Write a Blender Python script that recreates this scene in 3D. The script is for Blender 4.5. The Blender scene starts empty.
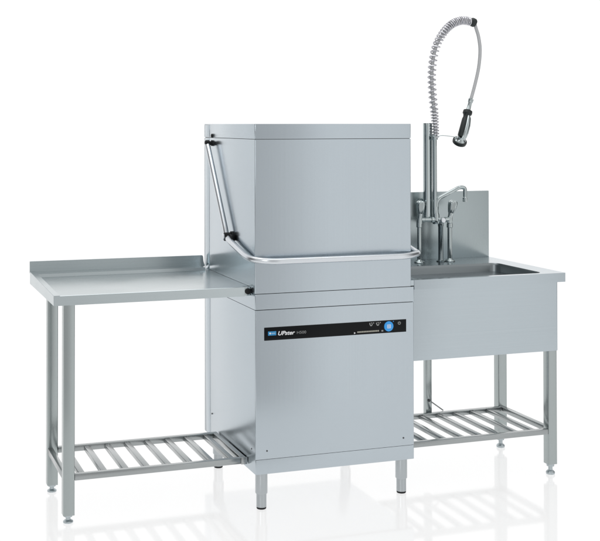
import bpy, bmesh, math, random
from mathutils import Vector, Matrix
random.seed(4)
S = bpy.context.scene
COL = S.collection
PI = math.pi

# ------------------------------------------------------------------ materials
def newmat(name):
    m = bpy.data.materials.new(name); m.use_nodes = True
    nt = m.node_tree
    return m, nt, nt.nodes['Principled BSDF']

def steel(name, col, rough=.27, grain='V', grainamt=.022, bump=.0, aniso=.0, smudge=.03, wave=.06):
    """brushed stainless sheet; grain: axis along which the brush lines run (V = vertical, X, Y)"""
    m, nt, b = newmat(name)
    N, L = nt.nodes, nt.links
    tc = N.new('ShaderNodeTexCoord'); mp = N.new('ShaderNodeMapping')
    sc = {'V': (900, 900, .5), 'X': (.5, 900, 900), 'Y': (900, .5, 900)}[grain]
    mp.inputs['Scale'].default_value = sc
    L.new(tc.outputs['Object'], mp.inputs['Vector'])
    n1 = N.new('ShaderNodeTexNoise'); n1.inputs['Scale'].default_value = 1.0
    n1.inputs['Detail'].default_value = 3
    L.new(mp.outputs[0], n1.inputs['Vector'])
    n2 = N.new('ShaderNodeTexNoise'); n2.inputs['Scale'].default_value = 3.0
    n2.inputs['Detail'].default_value = 4
    L.new(tc.outputs['Object'], n2.inputs['Vector'])
    # colour: tiny variation along the grain
    mr = N.new('ShaderNodeMapRange'); mr.inputs[1].default_value = .25; mr.inputs[2].default_value = .75
    mr.inputs[3].default_value = 1 - grainamt; mr.inputs[4].default_value = 1 + grainamt
    L.new(n1.outputs['Fac'], mr.inputs[0])
    mx = N.new('ShaderNodeVectorMath'); mx.operation = 'SCALE'
    mx.inputs[0].default_value = col
    L.new(mr.outputs[0], mx.inputs['Scale'])
    L.new(mx.outputs[0], b.inputs['Base Color'])
    # roughness: grain + faint smudges
    r1 = N.new('ShaderNodeMapRange'); r1.inputs[3].default_value = rough - .05; r1.inputs[4].default_value = rough + .05
    L.new(n1.outputs['Fac'], r1.inputs[0])
    r2 = N.new('ShaderNodeMapRange'); r2.inputs[1].default_value = .35; r2.inputs[2].default_value = .7
    r2.inputs[3].default_value = -smudge; r2.inputs[4].default_value = smudge
    L.new(n2.outputs['Fac'], r2.inputs[0])
    ad = N.new('ShaderNodeMath'); ad.operation = 'ADD'
    L.new(r1.outputs[0], ad.inputs[0]); L.new(r2.outputs[0], ad.inputs[1])
    L.new(ad.outputs[0], b.inputs['Roughness'])
    b.inputs['Metallic'].default_value = 1
    if wave:
        # sheet metal is never perfectly flat: a very long, very low wave plus the grain
        n3 = N.new('ShaderNodeTexNoise'); n3.inputs['Scale'].default_value = 2.2; n3.inputs['Detail'].default_value = 1
        L.new(tc.outputs['Object'], n3.inputs['Vector'])
        b2 = N.new('ShaderNodeBump'); b2.inputs['Distance'].default_value = .002; b2.inputs['Strength'].default_value = wave
        L.new(n3.outputs['Fac'], b2.inputs['Height'])
        L.new(b2.outputs[0], b.inputs['Normal'])
    return m

def plain(name, col, rough=.5, metal=0, noise=.1, coat=0, spec=.5):
    m, nt, b = newmat(name)
    N, L = nt.nodes, nt.links
    tc = N.new('ShaderNodeTexCoord'); n = N.new('ShaderNodeTexNoise'); n.inputs['Scale'].default_value = 60
    L.new(tc.outputs['Object'], n.inputs['Vector'])
    r = N.new('ShaderNodeMapRange'); r.inputs[3].default_value = max(rough - noise, .02); r.inputs[4].default_value = min(rough + noise, 1)
    L.new(n.outputs['Fac'], r.inputs[0]); L.new(r.outputs[0], b.inputs['Roughness'])
    b.inputs['Base Color'].default_value = (*col, 1); b.inputs['Metallic'].default_value = metal
    b.inputs['Coat Weight'].default_value = coat
    b.inputs['Specular IOR Level'].default_value = spec
    return m

M = {
 'sheet': steel('brushed_steel_sheet', (.470, .523, .562), .21, 'V'),
 'sheetx': steel('brushed_steel_sheet_lengthwise', (.475, .525, .538), .24, 'X', smudge=.05),
 'sink': steel('brushed_steel_sink', (.455, .508, .540), .22, 'X'),
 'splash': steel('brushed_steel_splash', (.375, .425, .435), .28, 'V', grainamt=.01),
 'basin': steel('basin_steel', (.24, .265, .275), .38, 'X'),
 'tube': steel('square_tube_steel', (.375, .412, .412), .22, 'V', grainamt=.03),
 'tubex': steel('rail_tube_steel', (.355, .375, .378), .22, 'X', grainamt=.03),
 'tubey': steel('slat_tube_steel', (.355, .375, .378), .22, 'Y', grainamt=.03),
 'handle': plain('polished_handle_steel', (.64, .67, .70), .25, 1, .04),
 'foot': plain('turned_foot_steel', (.42, .45, .465), .14, 1, .04),
 'glide': plain('levelling_foot_metal', (.45, .50, .52), .33, 1, .05),
 'chrome': plain('chrome', (.45, .50, .505), .09, 1, .03),
 'darkchrome': plain('smoked_chrome', (.26, .30, .31), .12, 1, .03),
 'spring': plain('spring_wire', (.56, .56, .59), .35, 1, .05),
 'hose': plain('grey_hose', (.46, .47, .48), .45, .3, .08),
 'rubber': plain('black_rubber', (.008, .009, .010), .5, 0, .1, 0, .25),
 'rubberg': plain('dark_green_grey_rubber', (.012, .018, .018), .42, 0, .1, 0, .4),
 'glass': plain('black_control_glass', (.004, .005, .006), .12, 0, .03, 0, .14),
 'gap': plain('dark_seam', (.075, .08, .085), .7, 0, .1),
 'white': plain('white_print', (.75, .76, .78), .5),
 'greyp': plain('grey_print', (.25, .26, .26), .5),
 'beige': plain('pale_segment_print', (.36, .35, .30), .5),
 'blue': plain('blue_button_plastic', (.03, .33, .80), .35),
 'logo': plain('blue_badge_print', (.02, .24, .50), .4),
}

# ------------------------------------------------------------------ mesh helpers
def link(name, bm, mat, parent=None, smooth=None):
    bmesh.ops.recalc_face_normals(bm, faces=bm.faces)
    me = bpy.data.meshes.new(name); bm.to_mesh(me); bm.free()
    o = bpy.data.objects.new(name, me); COL.objects.link(o)
    me.materials.append(mat)
    if smooth is not None:
        for p in me.polygons: p.use_smooth = True
        try: me.set_sharp_from_angle(angle=math.radians(smooth))
        except Exception: pass
    if parent is not None:
        o.parent = parent
        if parent.type == 'EMPTY':
            o.matrix_parent_inverse = Matrix.Translation(-parent.location)
    return o

def thing(name, loc, label, cat, group=None):
    o = bpy.data.objects.new(name, None); COL.objects.link(o)
    o.location = loc; o.empty_display_size = .1
    o['label'] = label; o['category'] = cat
    if group: o['group'] = group
    return o

def add_box(bm, x0, x1, y0, y1, z0, z1, bev=0, seg=2):
    b2 = bmesh.new()
    vs = [b2.verts.new(p) for p in [(x0,y0,z0),(x1,y0,z0),(x1,y1,z0),(x0,y1,z0),(x0,y0,z1),(x1,y0,z1),(x1,y1,z1),(x0,y1,z1)]]
    for f in [(0,3,2,1),(4,5,6,7),(0,1,5,4),(1,2,6,5),(2,3,7,6),(3,0,4,7)]:
        b2.faces.new([vs[i] for i in f])
    if bev:
        bmesh.ops.bevel(b2, geom=b2.edges[:], offset=bev, segments=seg, affect='EDGES', profile=.5)
    merge(bm, b2)

def merge(bm, b2, mat=None):
    mp = {}
    for v in b2.verts: mp[v] = bm.verts.new(mat @ v.co if mat else v.co)
    for f in b2.faces:
        try: bm.faces.new([mp[v] for v in f.verts])
        except ValueError: pass
    b2.free()

def add_prism(bm, pts, axis, a0, a1):
    """extrude 2-D outline pts along axis (0,1,2) from a0 to a1"""
    def P(p, a):
        q = list(p); q.insert(axis, a); return q
    lo = [bm.verts.new(P(p, a0)) for p in pts]; hi = [bm.verts.new(P(p, a1)) for p in pts]
    n = len(pts)
    bm.faces.new(lo[::-1]); bm.faces.new(hi)
    for i in range(n): bm.faces.new([lo[i], lo[(i+1)%n], hi[(i+1)%n], hi[i]])

def rrect(x0, x1, y0, y1, r, n=6):
    out = []
    for cx, cy, a in [(x1-r, y0+r, -90), (x1-r, y1-r, 0), (x0+r, y1-r, 90), (x0+r, y0+r, 180)]:
        for k in range(n+1):
            t = math.radians(a + 90*k/n); out.append((cx + r*math.cos(t), cy + r*math.sin(t)))
    return out

def add_lathe(bm, prof, origin, axis=(0,0,1), n=28):
    """prof = [(r, h)...] turned round axis from origin"""
    ax = Vector(axis).normalized(); q = Vector((0,0,1)).rotation_difference(ax); o = Vector(origin)
    rings = []
    for r, h in prof:
        if r < 1e-6: rings.append([bm.verts.new(o + q @ Vector((0,0,h)))]); continue
        rings.append([bm.verts.new(o + q @ Vector((r*math.cos(2*PI*k/n), r*math.sin(2*PI*k/n), h))) for k in range(n)])
    for a, b in zip(rings, rings[1:]):
        for k in range(n):
            k2 = (k+1) % n
            if len(a) == 1 and len(b) == 1: continue
            if len(a) == 1: bm.faces.new([a[0], b[k], b[k2]])
            elif len(b) == 1: bm.faces.new([a[k], a[k2], b[0]])
            else: bm.faces.new([a[k], a[k2], b[k2], b[k]])
    for r in (rings[0], rings[-1]):
        if len(r) > 1: bm.faces.new(r)

def catmull(pts, n=10):
    P = [Vector(p) for p in pts]; P = [2*P[0]-P[1]] + P + [2*P[-1]-P[-2]]
    out = []
    for i in range(1, len(P)-2):
        a, b, c, d = P[i-1:i+3]
        for k in range(n):
            t = k/n
            out.append(.5*((2*b) + (c-a)*t + (2*a-5*b+4*c-d)*t*t + (3*b-a-3*c+d)*t**3))
    out.append(P[-2]); return out

def fillet(pts, r, n=8):
    """round the corners of a polyline"""
    P = [Vector(p) for p in pts]; out = [P[0]]
    for i in range(1, len(P)-1):
        a, b, c = P[i-1], P[i], P[i+1]
        d1 = (a-b); d2 = (c-b); rr = min(r, d1.length*.49, d2.length*.49)
        s, e = b + d1.normalized()*rr, b + d2.normalized()*rr
        for k in range(n+1):
            t = k/n; out.append(s*(1-t)**2 + b*2*t*(1-t) + e*t*t)
    out.append(P[-1]); return out

def frames(path):
    T = [(path[min(i+1, len(path)-1)] - path[max(i-1, 0)]).normalized() for i in range(len(path))]
    up = Vector((0,1,0)) if abs(T[0].y) < .9 else Vector((1,0,0))
    n = (up - T[0]*up.dot(T[0])).normalized(); F = []
    for i, t in enumerate(T):
        if i: n = T[i-1].rotation_difference(t) @ n
        n = (n - t*n.dot(t)).normalized()
        F.append((n, t.cross(n)))
    return F

def add_tube(bm, path, r, n=14, cap=True):
    path = [Vector(p) for p in path]; F = frames(path); rings = []
    for i, (p, (a, b)) in enumerate(zip(path, F)):
        rr = r(i/(len(path)-1)) if callable(r) else r
        rings.append([bm.verts.new(p + a*rr*math.cos(2*PI*k/n) + b*rr*math.sin(2*PI*k/n)) for k in range(n)])
    for A, B in zip(rings, rings[1:]):
        for k in range(n): bm.faces.new([A[k], A[(k+1)%n], B[(k+1)%n], B[k]])
    if cap: bm.faces.new(rings[0]); bm.faces.new(rings[-1])

def box_obj(name, dims, mat, parent, bev=.0012, seg=2):
    bm = bmesh.new(); add_box(bm, *dims, bev, seg); return link(name, bm, mat, parent, 35)
def tube_obj(name, path, r, mat, parent, n=16):
    bm = bmesh.new(); add_tube(bm, path, r, n); return link(name, bm, mat, parent, 50)
def lathe_obj(name, prof, origin, mat, parent, axis=(0,0,1), n=28):
    bm = bmesh.new(); add_lathe(bm, prof, origin, axis, n); return link(name, bm, mat, parent, 35)

def sheet_box(x0, x1, y0, y1, z0, z1, rv, bev=.001):
    """box with rounded vertical edges (radius rv)"""
    bm = bmesh.new(); add_prism(bm, rrect(x0, x1, y0, y1, rv, 5), 2, z0, z1)
    ed = [e for e in bm.edges if abs(e.verts[0].co.z - e.verts[1].co.z) < 1e-6]
    bmesh.ops.bevel(bm, geom=ed, offset=bev, segments=2, affect='EDGES', profile=.5)
    return bm

def text_obj(name, s, x, z, width, height, mat, parent, y, shear=0, weight=0):
    cu = bpy.data.curves.new(name, 'FONT'); cu.body = s; cu.shear = shear; cu.offset = weight
    cu.size = 1; cu.extrude = .001
    t = bpy.data.objects.new(name, cu); COL.objects.link(t)
    dg = bpy.context.evaluated_depsgraph_get(); dg.update()
    me = bpy.data.meshes.new_from_object(t.evaluated_get(dg))
    bpy.data.objects.remove(t); bpy.data.curves.remove(cu)
    xs = [v.co.x for v in me.vertices]; ys = [v.co.y for v in me.vertices]
    sx = width/(max(xs)-min(xs)); sy = height/(max(ys)-min(ys)); mx, my = min(xs), min(ys)
    for v in me.vertices:
        v.co = Vector((x + (v.co.x-mx)*sx, y - v.co.z*.3, z + (v.co.y-my)*sy))
    me.materials.clear(); me.materials.append(mat)
    o = bpy.data.objects.new(name, me); COL.objects.link(o); o.parent = parent
    if parent.type == 'EMPTY': o.matrix_parent_inverse = Matrix.Translation(-parent.location)
    return o

# ================================================================== DISHWASHER
W, D = .635, .6456
ZB, ZS, ZR, ZH, ZHS, ZT = .1322, .1857, .7253, .7845, 1.3442, 1.3999
dw = thing('hood_dishwasher', (W/2, D/2, 0), 'tall stainless steel hood dishwasher with black control strip and bent tube handle', 'dishwasher')

# body behind the front panels; its side sheets are what one sees on the left
body = link('body', sheet_box(0, W, .004, D, ZB, ZR-.0015, .002), M['sheet'], dw, 35)
box_obj('rear_strip', (-.0005, .0005, D-.078, D-.002, ZB+.004, ZR-.004), M['sheet'], body, .0004)
box_obj('seam', (.006, W-.006, .010, D-.006, ZR-.003, ZR+.003), M['gap'], body, 0)
link('lower_frame', sheet_box(-.002, W+.001, -.002, D, ZR+.0012, ZH-.0022, .003), M['sheet'], dw, 35)
box_obj('hood_gap', (.004, W-.012, .006, D-.006, ZH-.004, ZH+.002), M['gap'], dw, 0)
pl = link('plinth', sheet_box(.0005, W-.0005, -.001, .020, ZB, ZS-.0014, .002), M['sheet'], dw, 35)
box_obj('seam', (.003, W-.003, .0015, .012, ZS-.003, ZS+.003), M['gap'], pl, 0)
fp = link('front_panel', sheet_box(.0005, W-.0005, -.001, .022, ZS, ZR-.0016, .002), M['sheet'], dw, 35)
def screw(parent, c, ax, r=.0032):
    bm = bmesh.new(); add_lathe(bm, [(r, 0), (r, .0010), (r*.7, .0018), (0, .0019)], c, ax, 14)
    link('screw', bm, M['gap'], parent, 40)
screw(fp, (.0432, -.001, .2153), (0,-1,0)); screw(fp, (.5905, -.001, .2141), (0,-1,0))
screw(body, (0, .0439, .2150), (-1,0,0)); screw(body, (0, .5423, .2242), (-1,0,0))

# hood
hood = link('hood', sheet_box(-.0023, .6245, -.001, D-.002, ZH, ZHS-.001, .0035, .0012), M['sheet'], dw, 35)
cap = link('hood_cap', sheet_box(-.0026, .6248, -.0013, D-.002, ZHS+.001, ZT, .0035, .003), M['sheet'], dw, 35)
box_obj('seam', (.001, .621, .0025, D-.006, ZHS-.0025, ZHS+.0025), M['gap'], cap, 0)
box_obj('rear_strip', (-.0029, -.0020, .571, D-.004, ZH+.002, ZHS-.003), M['sheet'], hood, .0004)
box_obj('cap_strip', (-.0032, -.0022, .571, D-.004, ZHS+.003, ZT-.005), M['sheet'], hood, .0004)

# control strip
cp = box_obj('control_strip', (.0326, .6022, -.0035, .0005, .6138, .6612), M['glass'], dw, .0012)
YF = -.0036
lg = box_obj('logo_badge', (.0467, .0780, YF-.0008, YF+.001, .6318, .6466), M['logo'], cp, .0004)
bm = bmesh.new()
add_prism(bm, [(.0505, .6395), (.0545, .6435), (.0585, .6395), (.0545, .6355)], 1, YF-.0013, YF-.0003)
add_box(bm, .0600, .0745, YF-.0012, YF-.0003, .6388, .6400)
link('logo_mark', bm, M['white'], lg)
text_obj('lettering', 'UPster', .0855, .6305, .066, .0150, M['white'], cp, YF, .28, .022)
text_obj('lettering', 'H500', .1590, .6318, .036, .0100, M['greyp'], cp, YF, .0, -.004)
# icons, progress line
for cx in (.4575, .4850):
    bm = bmesh.new()
    add_prism(bm, [(cx-.0085,.6555),(cx-.0085,.6505),(cx-.0045,.6435),(cx+.0020,.6435),(cx+.0050,.6500),(cx+.0050,.6520),(cx+.0020,.6520),(cx+.0010,.6475),(cx-.0030,.6475),(cx-.0050,.6520),(cx-.0050,.6555)], 1, YF-.0006, YF+.0005)
    add_lathe(bm, [(.0024,0),(.0024,.001)], (cx+.0085, YF, .6545), (0,-1,0), 12)
    add_box(bm, cx-.0025, cx+.0030, YF-.0006, YF+.0005, .6535, .6562)
    link('tank_icon', bm, M['greyp'], cp)
bm = bmesh.new(); add_prism(bm, [(.3865,.6178),(.3935,.6212),(.3865,.6246)], 1, YF-.0006, YF+.0005); link('arrow_mark', bm, M['white'], cp)
bm = bmesh.new()
for k in range(14):
    x = .4000 + k*.0064; add_box(bm, x, x+.0050, YF-.0006, YF+.0005, .6212+k*.00002, .6266+k*.00002)
link('progress_line', bm, M['beige'], cp)
bm = bmesh.new(); add_box(bm, .4985, .5060, YF-.0006, YF+.0005, .6205, .6260, 0); link('end_mark', bm, M['greyp'], cp)
bt = lathe_obj('start_button', [(.0190,0),(.0190,.0010),(.0178,.0020),(.0140,.0024),(0,.0024)], (.5288, YF, .6385), M['blue'], cp, (0,-1,0), 36)
bm = bmesh.new()
for dx in (-.0062, 0, .0062): add_box(bm, .5288+dx-.0011, .5288+dx+.0011, YF-.0031, YF-.0020, .6325, .6445)
for dz in (-.006, .006): add_box(bm, .5215, .5361, YF-.0030, YF-.0021, .6385+dz-.0009, .6385+dz+.0009)
add_box(bm, .5215, .5361, YF-.0030, YF-.0021, .6378, .6392)
link('button_mark', bm, M['white'], bt)
lathe_obj('indicator_dot', [(.0018,0),(.0018,.0008),(0,.0009)], (.5478, YF, .6560), M['blue'], cp, (0,-1,0), 12)
bm = bmesh.new()
add_tube(bm, [(.5725+.0050*math.sin(a), YF-.0004, .6485+.0050*math.cos(a)) for a in [.5+i*(2*PI-1)/20 for i in range(21)]], .0014, 6)
add_box(bm, .5716, .5734, YF-.0012, YF+.0004, .6485, .6550)
link('power_mark', bm, M['greyp'], cp)

# four round feet
for fx, fy in ((.0325, .030), (.5960, .030), (.0325, .560), (.5960, .560)):
    bm = bmesh.new()
    add_lathe(bm, [(.0225, ZB+.001), (.0225, .058), (.0215, .056), (.0186, .0555), (.0186, .0075)], (fx, fy, 0), n=32)
    f = link('foot', bm, M['foot'], dw, 35)
    lathe_obj('rubber_tip', [(.0165, 0), (.0178, .0015), (.0181, .0073), (0, .0074)], (fx, fy, 0), M['rubber'], f)

# lever handle: one bent tube round the front, an arm on each side, black joints
HX0, HX1 = -.024, .6545
path = fillet([(HX0, .290, .9745), (HX0, .225, .9540), (HX0, .045, .9180), (HX0+.006, -.004, .9105), (.040, -.050, .9055),
               (.585, -.050, .9045), (HX1-.004, -.012, .9090), (HX1, .030, .9130), (HX1, .225, .9540), (HX1, .290, .9745)], .05, 8)
hb = tube_obj('handle_bar', path, .0118, M['handle'], dw, 20)
for hx, s in ((HX0, -1), (HX1, 1)):
    px = -.003 if s < 0 else .6245
    arm = tube_obj('handle_arm', fillet([(hx, .5285, 1.3180), (hx, .5050, 1.2900), (hx, .2850, .9950), (hx, .2720, .9720)], .03), .0108, M['handle'], dw, 20)
    # top pivot
    bm = bmesh.new()
    add_lathe(bm, [(.0120,0),(.0120,.004),(.0080,.006),(.0080,abs(hx-px)-.010),(.0125,abs(hx-px)-.008),(.0125,abs(hx-px)+.006),(.008,abs(hx-px)+.010),(0,abs(hx-px)+.0105)], (px, .5285, 1.3220), (s,0,0), 22)
    link('pivot', bm, M['rubber'], dw, 40)
    bm = bmesh.new(); add_lathe(bm, [(.0080,0),(.0080,.003),(.005,.005),(0,.0052)], (px, .5285, 1.3520), (s,0,0), 18)
    link('pivot_plug', bm, M['rubber'], dw, 40)
    # elbow joint and its stand-off to the hood wall
    bm = bmesh.new()
    L_ = abs(hx-px)
    add_lathe(bm, [(.0200,0),(.0200,.006),(.0120,.008),(.0120,L_-.010),(.0165,L_-.009),(.0165,L_+.010),(.0130,L_+.013),(0,L_+.0135)], (px, .2650, .9680), (s,0,0), 26)
    add_box(bm, min(px,hx)+.003, max(px,hx)-.007, .224, .268, .9520, .9780, .004)
    link('elbow_joint', bm, M['rubber'], dw, 40)
    lathe_obj('joint_disc', [(.0118,0),(.0118,.0022),(.0105,.0030),(0,.0031)], (hx+s*.0130, .2650, .9680), M['handle'], hb, (s,0,0), 24)

# ================================================================== TABLE
TX, TY, TYB, TZ, TZB, TZS = -.722, .0458, .6292, .8047, .7705, .8585
tb = thing('drain_table', (-.36, .3, 0), 'stainless steel table with low rear upstand and slatted undershelf, left of the dishwasher', 'table')
# top: flat sheet, low ledge at the back, left edge rising towards the back, folded front
bm = bmesh.new()
add_prism(bm, [(TY, TZB), (TY, TZ-.001), (TY+.001, TZ), (.5435, TZ), (.5440, TZ-.0045), (.5485, TZ-.0045), (.5500, TZ+.0125), (TYB+.0010, TZ+.0125), (TYB, TZB+.022), (TYB-.004, TZB+.022),
               (.55, TZ-.006), (TY+.004, TZ-.006), (TY+.004, TZB+.002), (TY+.020, TZB+.002), (TY+.020, TZB)], 0, TX+.0015, -.0262)
top = link('table_top', bm, M['sheetx'], tb)
bm = bmesh.new(); add_box(bm, -.0260, -.0036, TY+.030, TYB-.010, TZ-.006, TZ-.0002); link('end_flange', bm, M['sheetx'], top)
# left raised edge: wedge whose top climbs 13 mm to the back
bm = bmesh.new()
def q(pts): return [bm.verts.new(p) for p in pts]
o0, o1, i1 = TX, TX, TX+.022
A = q([(TX, TY-.0006, TZB), (TX, TY-.0006, TZ+.0012), (TX, TYB+.001, TZ+.0140), (TX, TYB+.001, TZB)])
B = q([(TX+.022, TY-.0006, TZB), (TX+.022, TY-.0006, TZ+.0012), (TX+.022, TYB+.001, TZ+.0140), (TX+.022, TYB+.001, TZB)])
bm.faces.new(A); bm.faces.new(B)
for i in range(4): bm.faces.new([A[i], A[(i+1)%4], B[(i+1)%4], B[i]])
bmesh.ops.bevel(bm, geom=bm.edges[:], offset=.0009, segments=2, affect='EDGES')
link('side_edge', bm, M['sheetx'], tb, 35)
bm = bmesh.new()
add_prism(bm, [(TX, TZ+.0060), (TX, TZS), (-.0150, TZS-.0015), (-.0110, TZS-.006), (-.0110, TZ+.030), (-.0050, TZ+.0125), (-.0050, TZ+.0060)], 1, TYB+.0014, TYB+.0150)
bmesh.ops.bevel(bm, geom=bm.edges[:], offset=.0012, segments=2, affect='EDGES')
link('upstand', bm, M['sheetx'], tb, 35)
box_obj('end_bracket', (-.0258, -.0036, TY+.004, TY+.029, TZB+.001, TZ-.001), M['sheetx'], tb)
lathe_obj('end_buffer', [(.0095,0),(.0110,.002),(.0110,.007),(.0085,.0095),(0,.010)], (-.0135, TY+.004, .7885), M['rubber'], tb, (0,-1,0), 22)

def square_leg(x0, x1, y0, y1, z0, z1, parent):
    bm = bmesh.new(); add_prism(bm, rrect(x0, x1, y0, y1, .0035, 3), 2, z0, z1)
    lg = link('leg', bm, M['tube'], parent, 35)
    c = ((x0+x1)/2, (y0+y1)/2, 0); k = z0
    lathe_obj('levelling_foot', [(.0150,0),(.0175,.0015),(.0180,k*.20),(.0140,k*.32),(.0085,k*.40),(.0085,k*.72),(.0150,k*.76),(.0155,k-.0005),(0,k-.0004)], c, M['glide'], lg, n=24)
    return lg
LX0, LX1 = -.6800, -.6400
square_leg(LX0, LX1, .0879, .1279, .029, TZ-.0075, tb)
square_leg(LX0, LX1, .4473, .4873, .029, TZ-.0075, tb)
# undershelf of square tube
def welds(bm, x0, x1, y, z, n=5):
    for k in range(n):
        x = x0 + (x1-x0)*(k+.5)/n
        b2 = bmesh.new(); bmesh.ops.create_icosphere(b2, subdivisions=1, radius=(x1-x0)/n*random.uniform(.6, .85))
        merge(bm, b2, Matrix.Translation((x, y + random.uniform(-.0006, .0006), z + random.uniform(-.0008, .0002))))
def slat(x, w, y0, y1, z0, z1, parent):
    dx = random.uniform(-.0008, .0008)
    bm = bmesh.new(); add_box(bm, x-w+dx, x+w+dx, y0, y1, z0, z1 + random.uniform(-.0006, .0002), .0018, 2)
    welds(bm, x-w*.8, x+w*.8, y0+.0012, z1); welds(bm, x-w*.8, x+w*.8, y1-.0012, z1)
    return link('slat', bm, M['tubey'], parent, 35)
RZ0, RZ1 = .1490, .1710
def rail(name, d, mat, parent): return box_obj(name, d, mat, parent, .0018, 2)
fr = rail('shelf_rail', (LX1+.0005, -.0035, .0900, .1120, RZ0, RZ1), M['tubex'], tb)
rail('shelf_rail', (LX1+.0005, -.0035, .4490, .4710, RZ0, RZ1), M['tubex'], tb)
rail('shelf_rail', (LX0+.0010, LX0+.0210, .1284, .4468, RZ0, RZ1), M['tubey'], tb)
rail('shelf_rail', (-.0240, -.0040, .1125, .4485, RZ0, RZ1), M['tubey'], tb)
bm = bmesh.new(); add_box(bm, -.0260, -.0020, .0862, .0897, RZ0-.001, RZ1+.003, .0008)
link('fixing_bracket', bm, M['tubex'], tb, 35)
for x in [-.610 + .0793*k for k in range(8)]:
    slat(x, .011, .1122, .4488, RZ0+.002, RZ1-.0025, tb)

# ================================================================== SINK
SX, SY, SYB, SZ, SZB, SZS = 1.3096, .0031, .5877, .8061, .7702, 1.1010
sk = thing('sink_unit', (.97, .28, 0), 'stainless steel sink unit with deep bowl, splashback and slatted undershelf beside the dishwasher', 'sink')
X0 = W + .0035
# top with a rounded opening
def loop(bm, pts, z): return [bm.verts.new((x, y, z)) for x, y in pts]
OUT = rrect(X0, SX, SY, SYB-.0005, .003, 3)
INN = rrect(.672, 1.228, .036, .395, .034, 8)
bm = bmesh.new()
lo_, li_ = loop(bm, OUT, SZ), loop(bm, INN, SZ-.0015)
es = []
for L2 in (lo_, li_):
    for i in range(len(L2)): es.append(bm.edges.new((L2[i], L2[(i+1)%len(L2)])))
bmesh.ops.triangle_fill(bm, edges=es, use_beauty=True)
lo2 = loop(bm, OUT, SZB)
for i in range(len(OUT)): bm.faces.new([lo_[i], lo_[(i+1)%len(OUT)], lo2[(i+1)%len(OUT)], lo2[i]])
IN2 = rrect(X0+.018, SX-.018, SY+.018, SYB-.018, .003, 3)
lo3 = loop(bm, IN2, SZB)
for i in range(len(OUT)): bm.faces.new([lo2[i], lo2[(i+1)%len(OUT)], lo3[(i+1)%len(OUT)], lo3[i]])
st = link('sink_top', bm, M['sink'], sk, 30)
box_obj('side_flange', (.6262, X0+.0005, SY+.002, SYB-.01, ZH+.0005, SZ-.0006), M['sink'], st, 0)
# bowl: rounded walls running down to a filleted bottom, with drain
bm = bmesh.new(); prev = None
BOT = .535
def shrink(d): return rrect(.672+d, 1.228-d, .036+d, .395-d, max(.034-d*.3, .015), 8)
prof = [(0, SZ-.0017), (.002, SZ-.005), (.004, SZ-.012), (.010, BOT+.045), (.014, BOT+.022), (.024, BOT+.008), (.040, BOT+.001), (.10, BOT-.002)]
for d, z in prof:
    cur = loop(bm, shrink(d), z)
    if prev:
        for i in range(len(cur)): bm.faces.new([prev[i], prev[(i+1)%len(cur)], cur[(i+1)%len(cur)], cur[i]])
    prev = cur
bm.faces.new(prev)
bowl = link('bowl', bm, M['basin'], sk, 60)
lathe_obj('drain', [(.034,0),(.034,.002),(.026,.003),(.024,.0005),(0,.0005)], (.954, .22, BOT-.0015), M['chrome'], bowl)
# apron box round the bowl
bm = sheet_box(X0-.0005, 1.2810, .0163, .4720, .4965, SZB-.0008, .004)
link('apron', bm, M['sink'], sk, 35)
# splashback
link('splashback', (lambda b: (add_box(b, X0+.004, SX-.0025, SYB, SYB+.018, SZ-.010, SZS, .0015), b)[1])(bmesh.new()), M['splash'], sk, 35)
# legs
square_leg(1.2440, 1.2835, .0268, .0660, .0425, .4960, sk)
square_leg(1.2555, 1.2970, .4240, .4640, .0425, .4960, sk)
# undershelf
QZ0, QZ1 = .1630, .1838
rail('shelf_rail', (X0-.0015, 1.2435, .0285, .0495, QZ0, QZ1), M['tubex'], sk)
rail('shelf_rail', (X0-.0015, 1.2550, .4030, .4240, QZ0, QZ1), M['tubex'], sk)
rail('shelf_rail', (1.2570, 1.2790, .0665, .4235, QZ0, QZ1), M['tubey'], sk)
rail('shelf_rail', (X0-.0010, X0+.0200, .0500, .4025, QZ0, QZ1), M['tubey'], sk)
for x in [.714 + .0795*k for k in range(7)]:
    slat(x, .010, .0497, .4028, QZ0+.002, QZ1-.0025, sk)
# upright between rear shelf rail and bowl, thin tie rod
up = rail('support_post', (.9070, .9345, .4245, .4500, QZ0, .4960), M['tube'], sk)
lathe_obj('bolt', [(.006,0),(.006,.003),(0,.0035)], (.9205, .4243, .2330), M['gap'], up, (0,-1,0), 12)
tube_obj('tie_rod', [(.9345, .430, .2250), (.9900, .430, .1850)], .0028, M['tubex'], up, 8)

# ================================================================== PRE-RINSE TAP
Y = .50
tp = thing('rinse_tap', (1.0, Y, SZ), 'chrome rinse tap with tall riser, spring hose and hanging spray head behind sink bowl', 'tap')
zb = SZ - .0003
post = bm = bmesh.new(); add_prism(bm, rrect(.9520, .9905, .5115, .545, .014, 6), 2, .9960, 1.4030)
post = link('wall_post', bm, M['chrome'], tp, 35)
bm = bmesh.new(); add_box(bm, .9560, .9865, .5455, SYB-.0002, 1.035, 1.075, .003); link('wall_bracket', bm, M['chrome'], post, 35)
lathe_obj('clip_ring', [(.0120,0),(.0140,.002),(.0140,.016),(.0120,.018)], (.9900, Y, 1.330), M['chrome'], tp)
tube_obj('riser_pipe', [(.9910, Y, 1.000), (.9905, Y, 1.20), (.9900, Y, 1.357)], .0098, M['chrome'], tp, 20)
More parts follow.
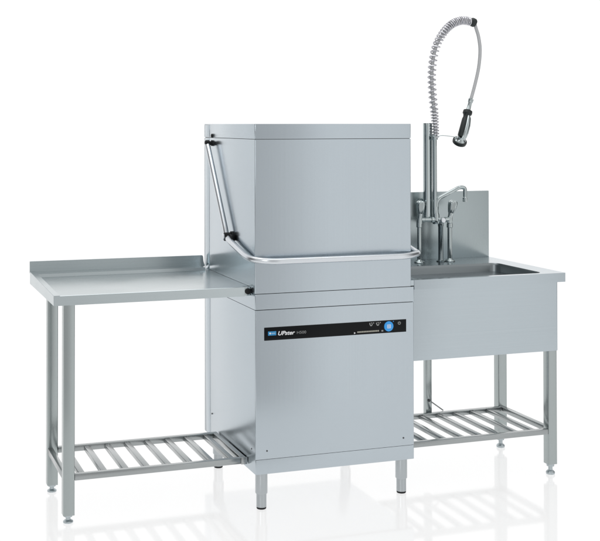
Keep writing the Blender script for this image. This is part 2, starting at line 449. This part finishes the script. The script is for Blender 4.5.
# inlet pipes and centre stand pipe
def inlet(x, ztop, r, nm, mat):
    bm = bmesh.new()
    add_lathe(bm, [(.0225,0),(.0230,.002),(.0200,.0055),(.0130,.008),(r,.012),(r,ztop-zb-.030),(r+.0035,ztop-zb-.028),(r+.0035,ztop-zb-.012),(r+.001,ztop-zb-.010),(r+.001,ztop-zb)], (x, Y, zb), n=26)
    link(nm, bm, mat, tp, 35)
inlet(.9160, .985, .0092, 'inlet_pipe', M['chrome'])
inlet(1.0625, .980, .0100, 'inlet_pipe', M['chrome'])
lathe_obj('stand_pipe', [(.0190,0),(.0195,.003),(.0120,.006),(.0108,.012),(.0108,.150),(.0120,.152),(.0120,.175)], (1.0200, Y+.002, zb), M['darkchrome'], tp)
# manifold
bm = bmesh.new()
add_lathe(bm, [(.0100,0),(.0100,.020),(.0085,.022),(.0085,.052),(.0120,.054),(.0120,.072),(.0135,.075),(.0135,.096),(.0100,.098),(.0090,.118),(.0115,.120),(.0115,.142)], (.9190, Y, .9880), (1,0,-.02), 24)
add_lathe(bm, [(.0130,0),(.0150,.003),(.0150,.040),(.0120,.048),(.0105,.062),(.0105,.075)], (.9960, Y, .9680), (0,0,1), 24)
mix = link('mixer_body', bm, M['chrome'], tp, 35)
lathe_obj('end_cap', [(.0105,-.004),(.0118,0),(.0118,.014),(.0100,.018),(0,.0195)], (1.0195, Y-.008, .9840), M['handle'], mix, (0,-1,.05))
def knob(x, ax):
    bm = bmesh.new()
    add_lathe(bm, [(.0125,-.022),(.0140,-.010),(.0110,0),(.0105,.010),(.0120,.022)], (x, Y, .9930), ax, 24)
    v = link('tap_valve', bm, M['chrome'], tp, 35)
    bm = bmesh.new(); n = 40; rings = []
    prof = [(.0120,.0), (.0150,.012), (.0185,.030), (.0195,.042), (.0175,.052), (.0110,.056), (0,.057)]
    A_ = Vector(ax).normalized(); qq = Vector((0,0,1)).rotation_difference(A_); o = Vector((x, Y, .9930)) + A_*.021
    for r, h in prof:
        if r == 0: rings.append([bm.verts.new(o + qq @ Vector((0,0,h)))]); continue
        rings.append([bm.verts.new(o + qq @ Vector((r*(1+.10*math.cos(5*2*PI*k/n))*math.cos(2*PI*k/n), r*(1+.10*math.cos(5*2*PI*k/n))*math.sin(2*PI*k/n), h))) for k in range(n)])
    for a, b in zip(rings, rings[1:]):
        for k in range(n):
            if len(b) == 1: bm.faces.new([a[k], a[(k+1)%n], b[0]])
            else: bm.faces.new([a[k], a[(k+1)%n], b[(k+1)%n], b[k]])
    bm.faces.new(rings[0])
    link('knob', bm, M['chrome'], v, 60)
knob(.9180, (.10, 0, 1)); knob(1.0640, (.22, -.05, 1))
# swivel spout
sp = fillet([(.9992, Y, 1.0300), (.9996, Y, 1.0640), (1.0100, Y-.002, 1.0790), (1.1050, Y-.012, 1.1255), (1.1300, Y-.014, 1.1230), (1.1300, Y-.014, 1.0700)], .020, 8)
spo = tube_obj('spout', sp, .0086, M['chrome'], tp, 20)
lathe_obj('nozzle', [(.0100,0),(.0105,.002),(.0105,.018),(.0088,.020)], (1.1300, Y-.014, 1.0620), M['chrome'], spo)
# spring coil and the hose inside it
SPP = [(.9900, 1.3300), (.9955, 1.3517), (.9913, 1.4294), (.982, 1.5157), (.9774, 1.602), (.9839, 1.6755), (1.0019, 1.7407), (1.0341, 1.7934), (1.0751, 1.8315), (1.1241, 1.8492), (1.1720, 1.8460)]
cen = catmull([(a, Y, b) for a, b in SPP], 40)
hose_in = tube_obj('inner_hose', cen[20:], .0078, M['hose'], tp, 14)
F = frames(cen); acc = [0]
for a, b in zip(cen, cen[1:]): acc.append(acc[-1] + (b-a).length)
Ltot = acc[-1]
def at(s):
    import bisect
    i = min(max(bisect.bisect_right(acc, s)-1, 0), len(cen)-2); t = (s-acc[i])/(acc[i+1]-acc[i])
    return cen[i].lerp(cen[i+1], t), F[i][0], F[i][1]
def pitch(u): return .0125 if u < .17 else (.0125 + (u-.17)/.06*.009 if u < .23 else (.0215 if u < .60 else max(.0085, .0215-(u-.60)/.25*.013)))
def rad(u): return .0125 if u < .10 else (.0125 + (u-.10)/.12*.0035 if u < .22 else .0160)
hp = []; s = .008; ang = 0; PER = 16
while s < Ltot - .006:
    c, a, b = at(s); u = s/Ltot; r = rad(u)
    hp.append(c + a*r*math.cos(ang) + b*r*math.sin(ang))
    ang += 2*PI/PER; s += pitch(u)/PER
tube_obj('spring', hp, .0036, M['spring'], tp, 7)
# dark ring at the end of the spring
dirn = (cen[-1]-cen[-12]).normalized()
lathe_obj('spring_ring', [(.0085,-.004),(.0170,-.003),(.0195,.002),(.0195,.015),(.0160,.020),(.0085,.021)], cen[-1], M['rubberg'], tp, (dirn + Vector((.2,0,-.35))).normalized())
# free hose hanging down to the spray head
hs = catmull([tuple(cen[-1]), (1.1860, Y, 1.8390), (1.1965, Y, 1.8120), (1.2045, Y-.004, 1.78), (1.2085, Y-.01, 1.7232), (1.1990, Y-.015, 1.6498), (1.1790, Y-.02, 1.5783), (1.1545, Y-.024, 1.5050)], 10)
tube_obj('hanging_hose', hs, .0076, M['hose'], tp, 14)
# spray head
g0 = Vector((1.1545, Y-.024, 1.5050)); g1 = Vector((1.0755, Y-.062, 1.3110)); gd = (g1-g0).normalized(); GL = (g1-g0).length
bm = bmesh.new()
add_lathe(bm, [(.0085,-.004),(.0120,.000),(.0110,.012),(.0085,.018),(.0095,.045),(.0110,.055)], g0, gd, 24)
link('swivel_nut', bm, M['chrome'], tp, 35)
bm = bmesh.new()
add_lathe(bm, [(.0120,.050),(.0195,.054),(.0205,.060),(.0205,.068),(.0160,.074),(.0140,.084),(.0165,.095),(.0170,.170),(.0145,.178)], g0, gd, 28)
grip = link('spray_grip', bm, M['rubberg'], tp, 35)
# chrome lever down the right side of the grip
side = Vector((1, -1.15, .20)); side = (side - gd*side.dot(gd)).normalized(); wv = gd.cross(side)
bm = bmesh.new(); rings = []
for h, o_, w_, t_ in [(.076,.010,.010,.006),(.088,.0145,.0140,.008),(.120,.0175,.0155,.0095),(.155,.0175,.0155,.0095),(.178,.0140,.0150,.009),(.190,.010,.012,.007)]:
    c = g0 + gd*h + side*o_
    rings.append([bm.verts.new(c + wv*w_*math.cos(2*PI*k/14) + side*t_*math.sin(2*PI*k/14)) for k in range(14)])
for a, b in zip(rings, rings[1:]):
    for k in range(14): bm.faces.new([a[k], a[(k+1)%14], b[(k+1)%14], b[k]])
bm.faces.new(rings[0]); bm.faces.new(rings[-1])
link('spray_lever', bm, M['chrome'], grip, 60)
nd = Vector((-.015, .585, -.80)).normalized()
nz = g0 + gd*.186
lathe_obj('spray_neck', [(.0150,-.012),(.0160,-.004),(.0220,.003),(.0265,.008)], nz, M['chrome'], tp, nd)
sr = lathe_obj('spray_rim', [(.0262,.0065),(.0305,.008),(.0315,.014),(.0300,.022),(.0255,.025),(.0240,.022),(0,.022)], nz, M['rubberg'], tp, nd, 32)
lathe_obj('spray_plate', [(.0230,.0225),(.0225,.0240),(0,.0240)], nz, M['greyp'], sr, nd)
tube_obj('hook_wire', fillet([(.9960, Y-.012, 1.3440), (1.0100, Y-.022, 1.3500), (1.0450, Y-.035, 1.3470), (1.0700, Y-.050, 1.3420)], .01), .0018, M['chrome'], tp, 8)

# ================================================================== FLOOR
# glossy sheet of white acrylic, with light added from below to keep shadows off it
m, nt, b = newmat('underlit_acrylic_floor'); N, L = nt.nodes, nt.links
N.remove(b); out = N['Material Output']
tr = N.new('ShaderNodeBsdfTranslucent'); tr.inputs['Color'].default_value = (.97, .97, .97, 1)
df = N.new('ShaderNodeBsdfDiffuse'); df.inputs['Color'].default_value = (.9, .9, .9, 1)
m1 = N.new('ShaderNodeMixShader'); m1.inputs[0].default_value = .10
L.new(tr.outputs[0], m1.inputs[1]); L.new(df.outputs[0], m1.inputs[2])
gl = N.new('ShaderNodeBsdfGlossy'); gl.inputs['Color'].default_value = (1, 1, 1, 1)
tc = N.new('ShaderNodeTexCoord'); nz_ = N.new('ShaderNodeTexNoise'); nz_.inputs['Scale'].default_value = 3
L.new(tc.outputs['Object'], nz_.inputs['Vector'])
rr = N.new('ShaderNodeMapRange'); rr.inputs[3].default_value = .055; rr.inputs[4].default_value = .085
L.new(nz_.outputs['Fac'], rr.inputs[0]); L.new(rr.outputs[0], gl.inputs['Roughness'])
fz = N.new('ShaderNodeFresnel'); fz.inputs['IOR'].default_value = 1.32
m2 = N.new('ShaderNodeMixShader')
L.new(fz.outputs[0], m2.inputs[0]); L.new(m1.outputs[0], m2.inputs[1]); L.new(gl.outputs[0], m2.inputs[2])
L.new(m2.outputs[0], out.inputs['Surface'])
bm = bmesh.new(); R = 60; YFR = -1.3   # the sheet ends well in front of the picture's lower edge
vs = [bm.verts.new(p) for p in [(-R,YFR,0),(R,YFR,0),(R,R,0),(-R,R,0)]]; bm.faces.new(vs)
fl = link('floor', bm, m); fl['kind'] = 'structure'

# ================================================================== STUDIO
w = bpy.data.worlds.new('World'); S.world = w; w.use_nodes = True
nt = w.node_tree; N, L = nt.nodes, nt.links
bg = N['Background']; bg.inputs['Strength'].default_value = 1.0
tc = N.new('ShaderNodeTexCoord'); sep = N.new('ShaderNodeSeparateXYZ'); L.new(tc.outputs['Generated'], sep.inputs[0])
def math_(op, a, b_=None):
    n = N.new('ShaderNodeMath'); n.operation = op
    for i, v in enumerate((a, b_)):
        if v is None: continue
        if isinstance(v, (int, float)): n.inputs[i].default_value = v
        else: L.new(v, n.inputs[i])
    return n.outputs[0]
# azimuth round the set, 0 = towards +Y (the white backdrop), +-1 = behind the camera
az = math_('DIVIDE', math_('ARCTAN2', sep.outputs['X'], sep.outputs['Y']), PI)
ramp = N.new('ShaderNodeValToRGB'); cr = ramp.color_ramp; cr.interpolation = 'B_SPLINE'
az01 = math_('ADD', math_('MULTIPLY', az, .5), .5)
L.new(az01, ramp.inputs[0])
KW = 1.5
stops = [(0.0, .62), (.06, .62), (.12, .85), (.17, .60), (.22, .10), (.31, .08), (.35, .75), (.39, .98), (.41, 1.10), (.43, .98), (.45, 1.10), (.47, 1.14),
         (.64, 1.14), (.69, .80), (.72, .10), (.79, .08), (.83, .70), (.86, .85), (.885, 1.08), (.900, .97), (.912, 1.09), (.923, .96), (.937, 1.12), (.953, .96), (.97, .74), (1.0, .64)]  # bright and dark bands added for the steel to reflect
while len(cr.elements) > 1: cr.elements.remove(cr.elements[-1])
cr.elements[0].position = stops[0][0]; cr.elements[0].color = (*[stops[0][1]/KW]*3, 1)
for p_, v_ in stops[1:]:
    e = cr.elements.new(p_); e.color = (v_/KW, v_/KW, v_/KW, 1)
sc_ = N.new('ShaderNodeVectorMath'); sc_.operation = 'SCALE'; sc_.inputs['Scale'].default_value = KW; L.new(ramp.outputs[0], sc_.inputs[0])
# above and below: white ceiling bounce, and light added from under the floor
mr = N.new('ShaderNodeMapRange'); mr.interpolation_type = 'SMOOTHSTEP'
mr.inputs[1].default_value = .45; mr.inputs[2].default_value = .85; L.new(sep.outputs['Z'], mr.inputs[0])
mixu = N.new('ShaderNodeMix'); mixu.data_type = 'RGBA'; L.new(mr.outputs[0], mixu.inputs[0]); L.new(sc_.outputs[0], mixu.inputs[6]); mixu.inputs[7].default_value = (.85, .85, .85, 1)
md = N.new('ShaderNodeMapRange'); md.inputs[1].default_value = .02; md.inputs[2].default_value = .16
# (towards the camera side darkness is added below the horizon to dim steel fronts, straight down it is white)
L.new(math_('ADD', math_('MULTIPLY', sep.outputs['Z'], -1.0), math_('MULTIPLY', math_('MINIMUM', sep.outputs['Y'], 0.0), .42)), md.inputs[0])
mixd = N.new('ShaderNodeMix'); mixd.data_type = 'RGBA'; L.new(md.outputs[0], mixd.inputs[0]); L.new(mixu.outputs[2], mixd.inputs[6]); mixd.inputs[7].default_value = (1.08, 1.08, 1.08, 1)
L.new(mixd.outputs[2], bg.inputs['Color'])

def area(name, loc, target, sx, sy, power, col=(1,1,1)):
    l = bpy.data.lights.new(name, 'AREA'); l.shape = 'RECTANGLE'; l.size = sx; l.size_y = sy; l.energy = power; l.color = col
    o = bpy.data.objects.new(name, l); COL.objects.link(o); o.location = loc
    o.rotation_euler = (Vector(target)-Vector(loc)).to_track_quat('-Z', 'Y').to_euler()
area('softbox_overhead', (.2, .2, 3.6), (.2, .3, 0), 3.0, 1.6, 25)
area('softbox_front', (-2.6, -3.4, 2.4), (.2, .3, .8), 1.2, 1.8, 22)

# ================================================================== CAMERA
cam = bpy.data.cameras.new('camera'); co = bpy.data.objects.new('camera', cam); COL.objects.link(co)
R2 = Vector((0.9471040648518274, -0.3209260296454617, -0.0006114222320259227))
U2 = Vector((-0.0037219382240398207, -0.012889044971688402, 0.999910005798309))
FW = Vector((0.3209050288122671, 0.9470165553018163, 0.013401733741570873))
Mx = Matrix((R2, U2, -FW)).transposed().to_4x4(); Mx.translation = Vector((-1.3589, -3.9352, 1.3993))
co.matrix_world = Mx
cam.sensor_width = 36; cam.lens = 1148.0467/600*36
cam.shift_x = (300-248.7462)/600; cam.shift_y = -(270.5-108.6999)/600
cam.clip_end = 500; cam.clip_start = .05
S.camera = co
S.render.engine = 'CYCLES'
S.render.resolution_x = 1024; S.render.resolution_y = 923
S.view_settings.view_transform = 'Standard'; S.view_settings.look = 'None'
S.view_settings.exposure = 0; S.view_settings.gamma = 1
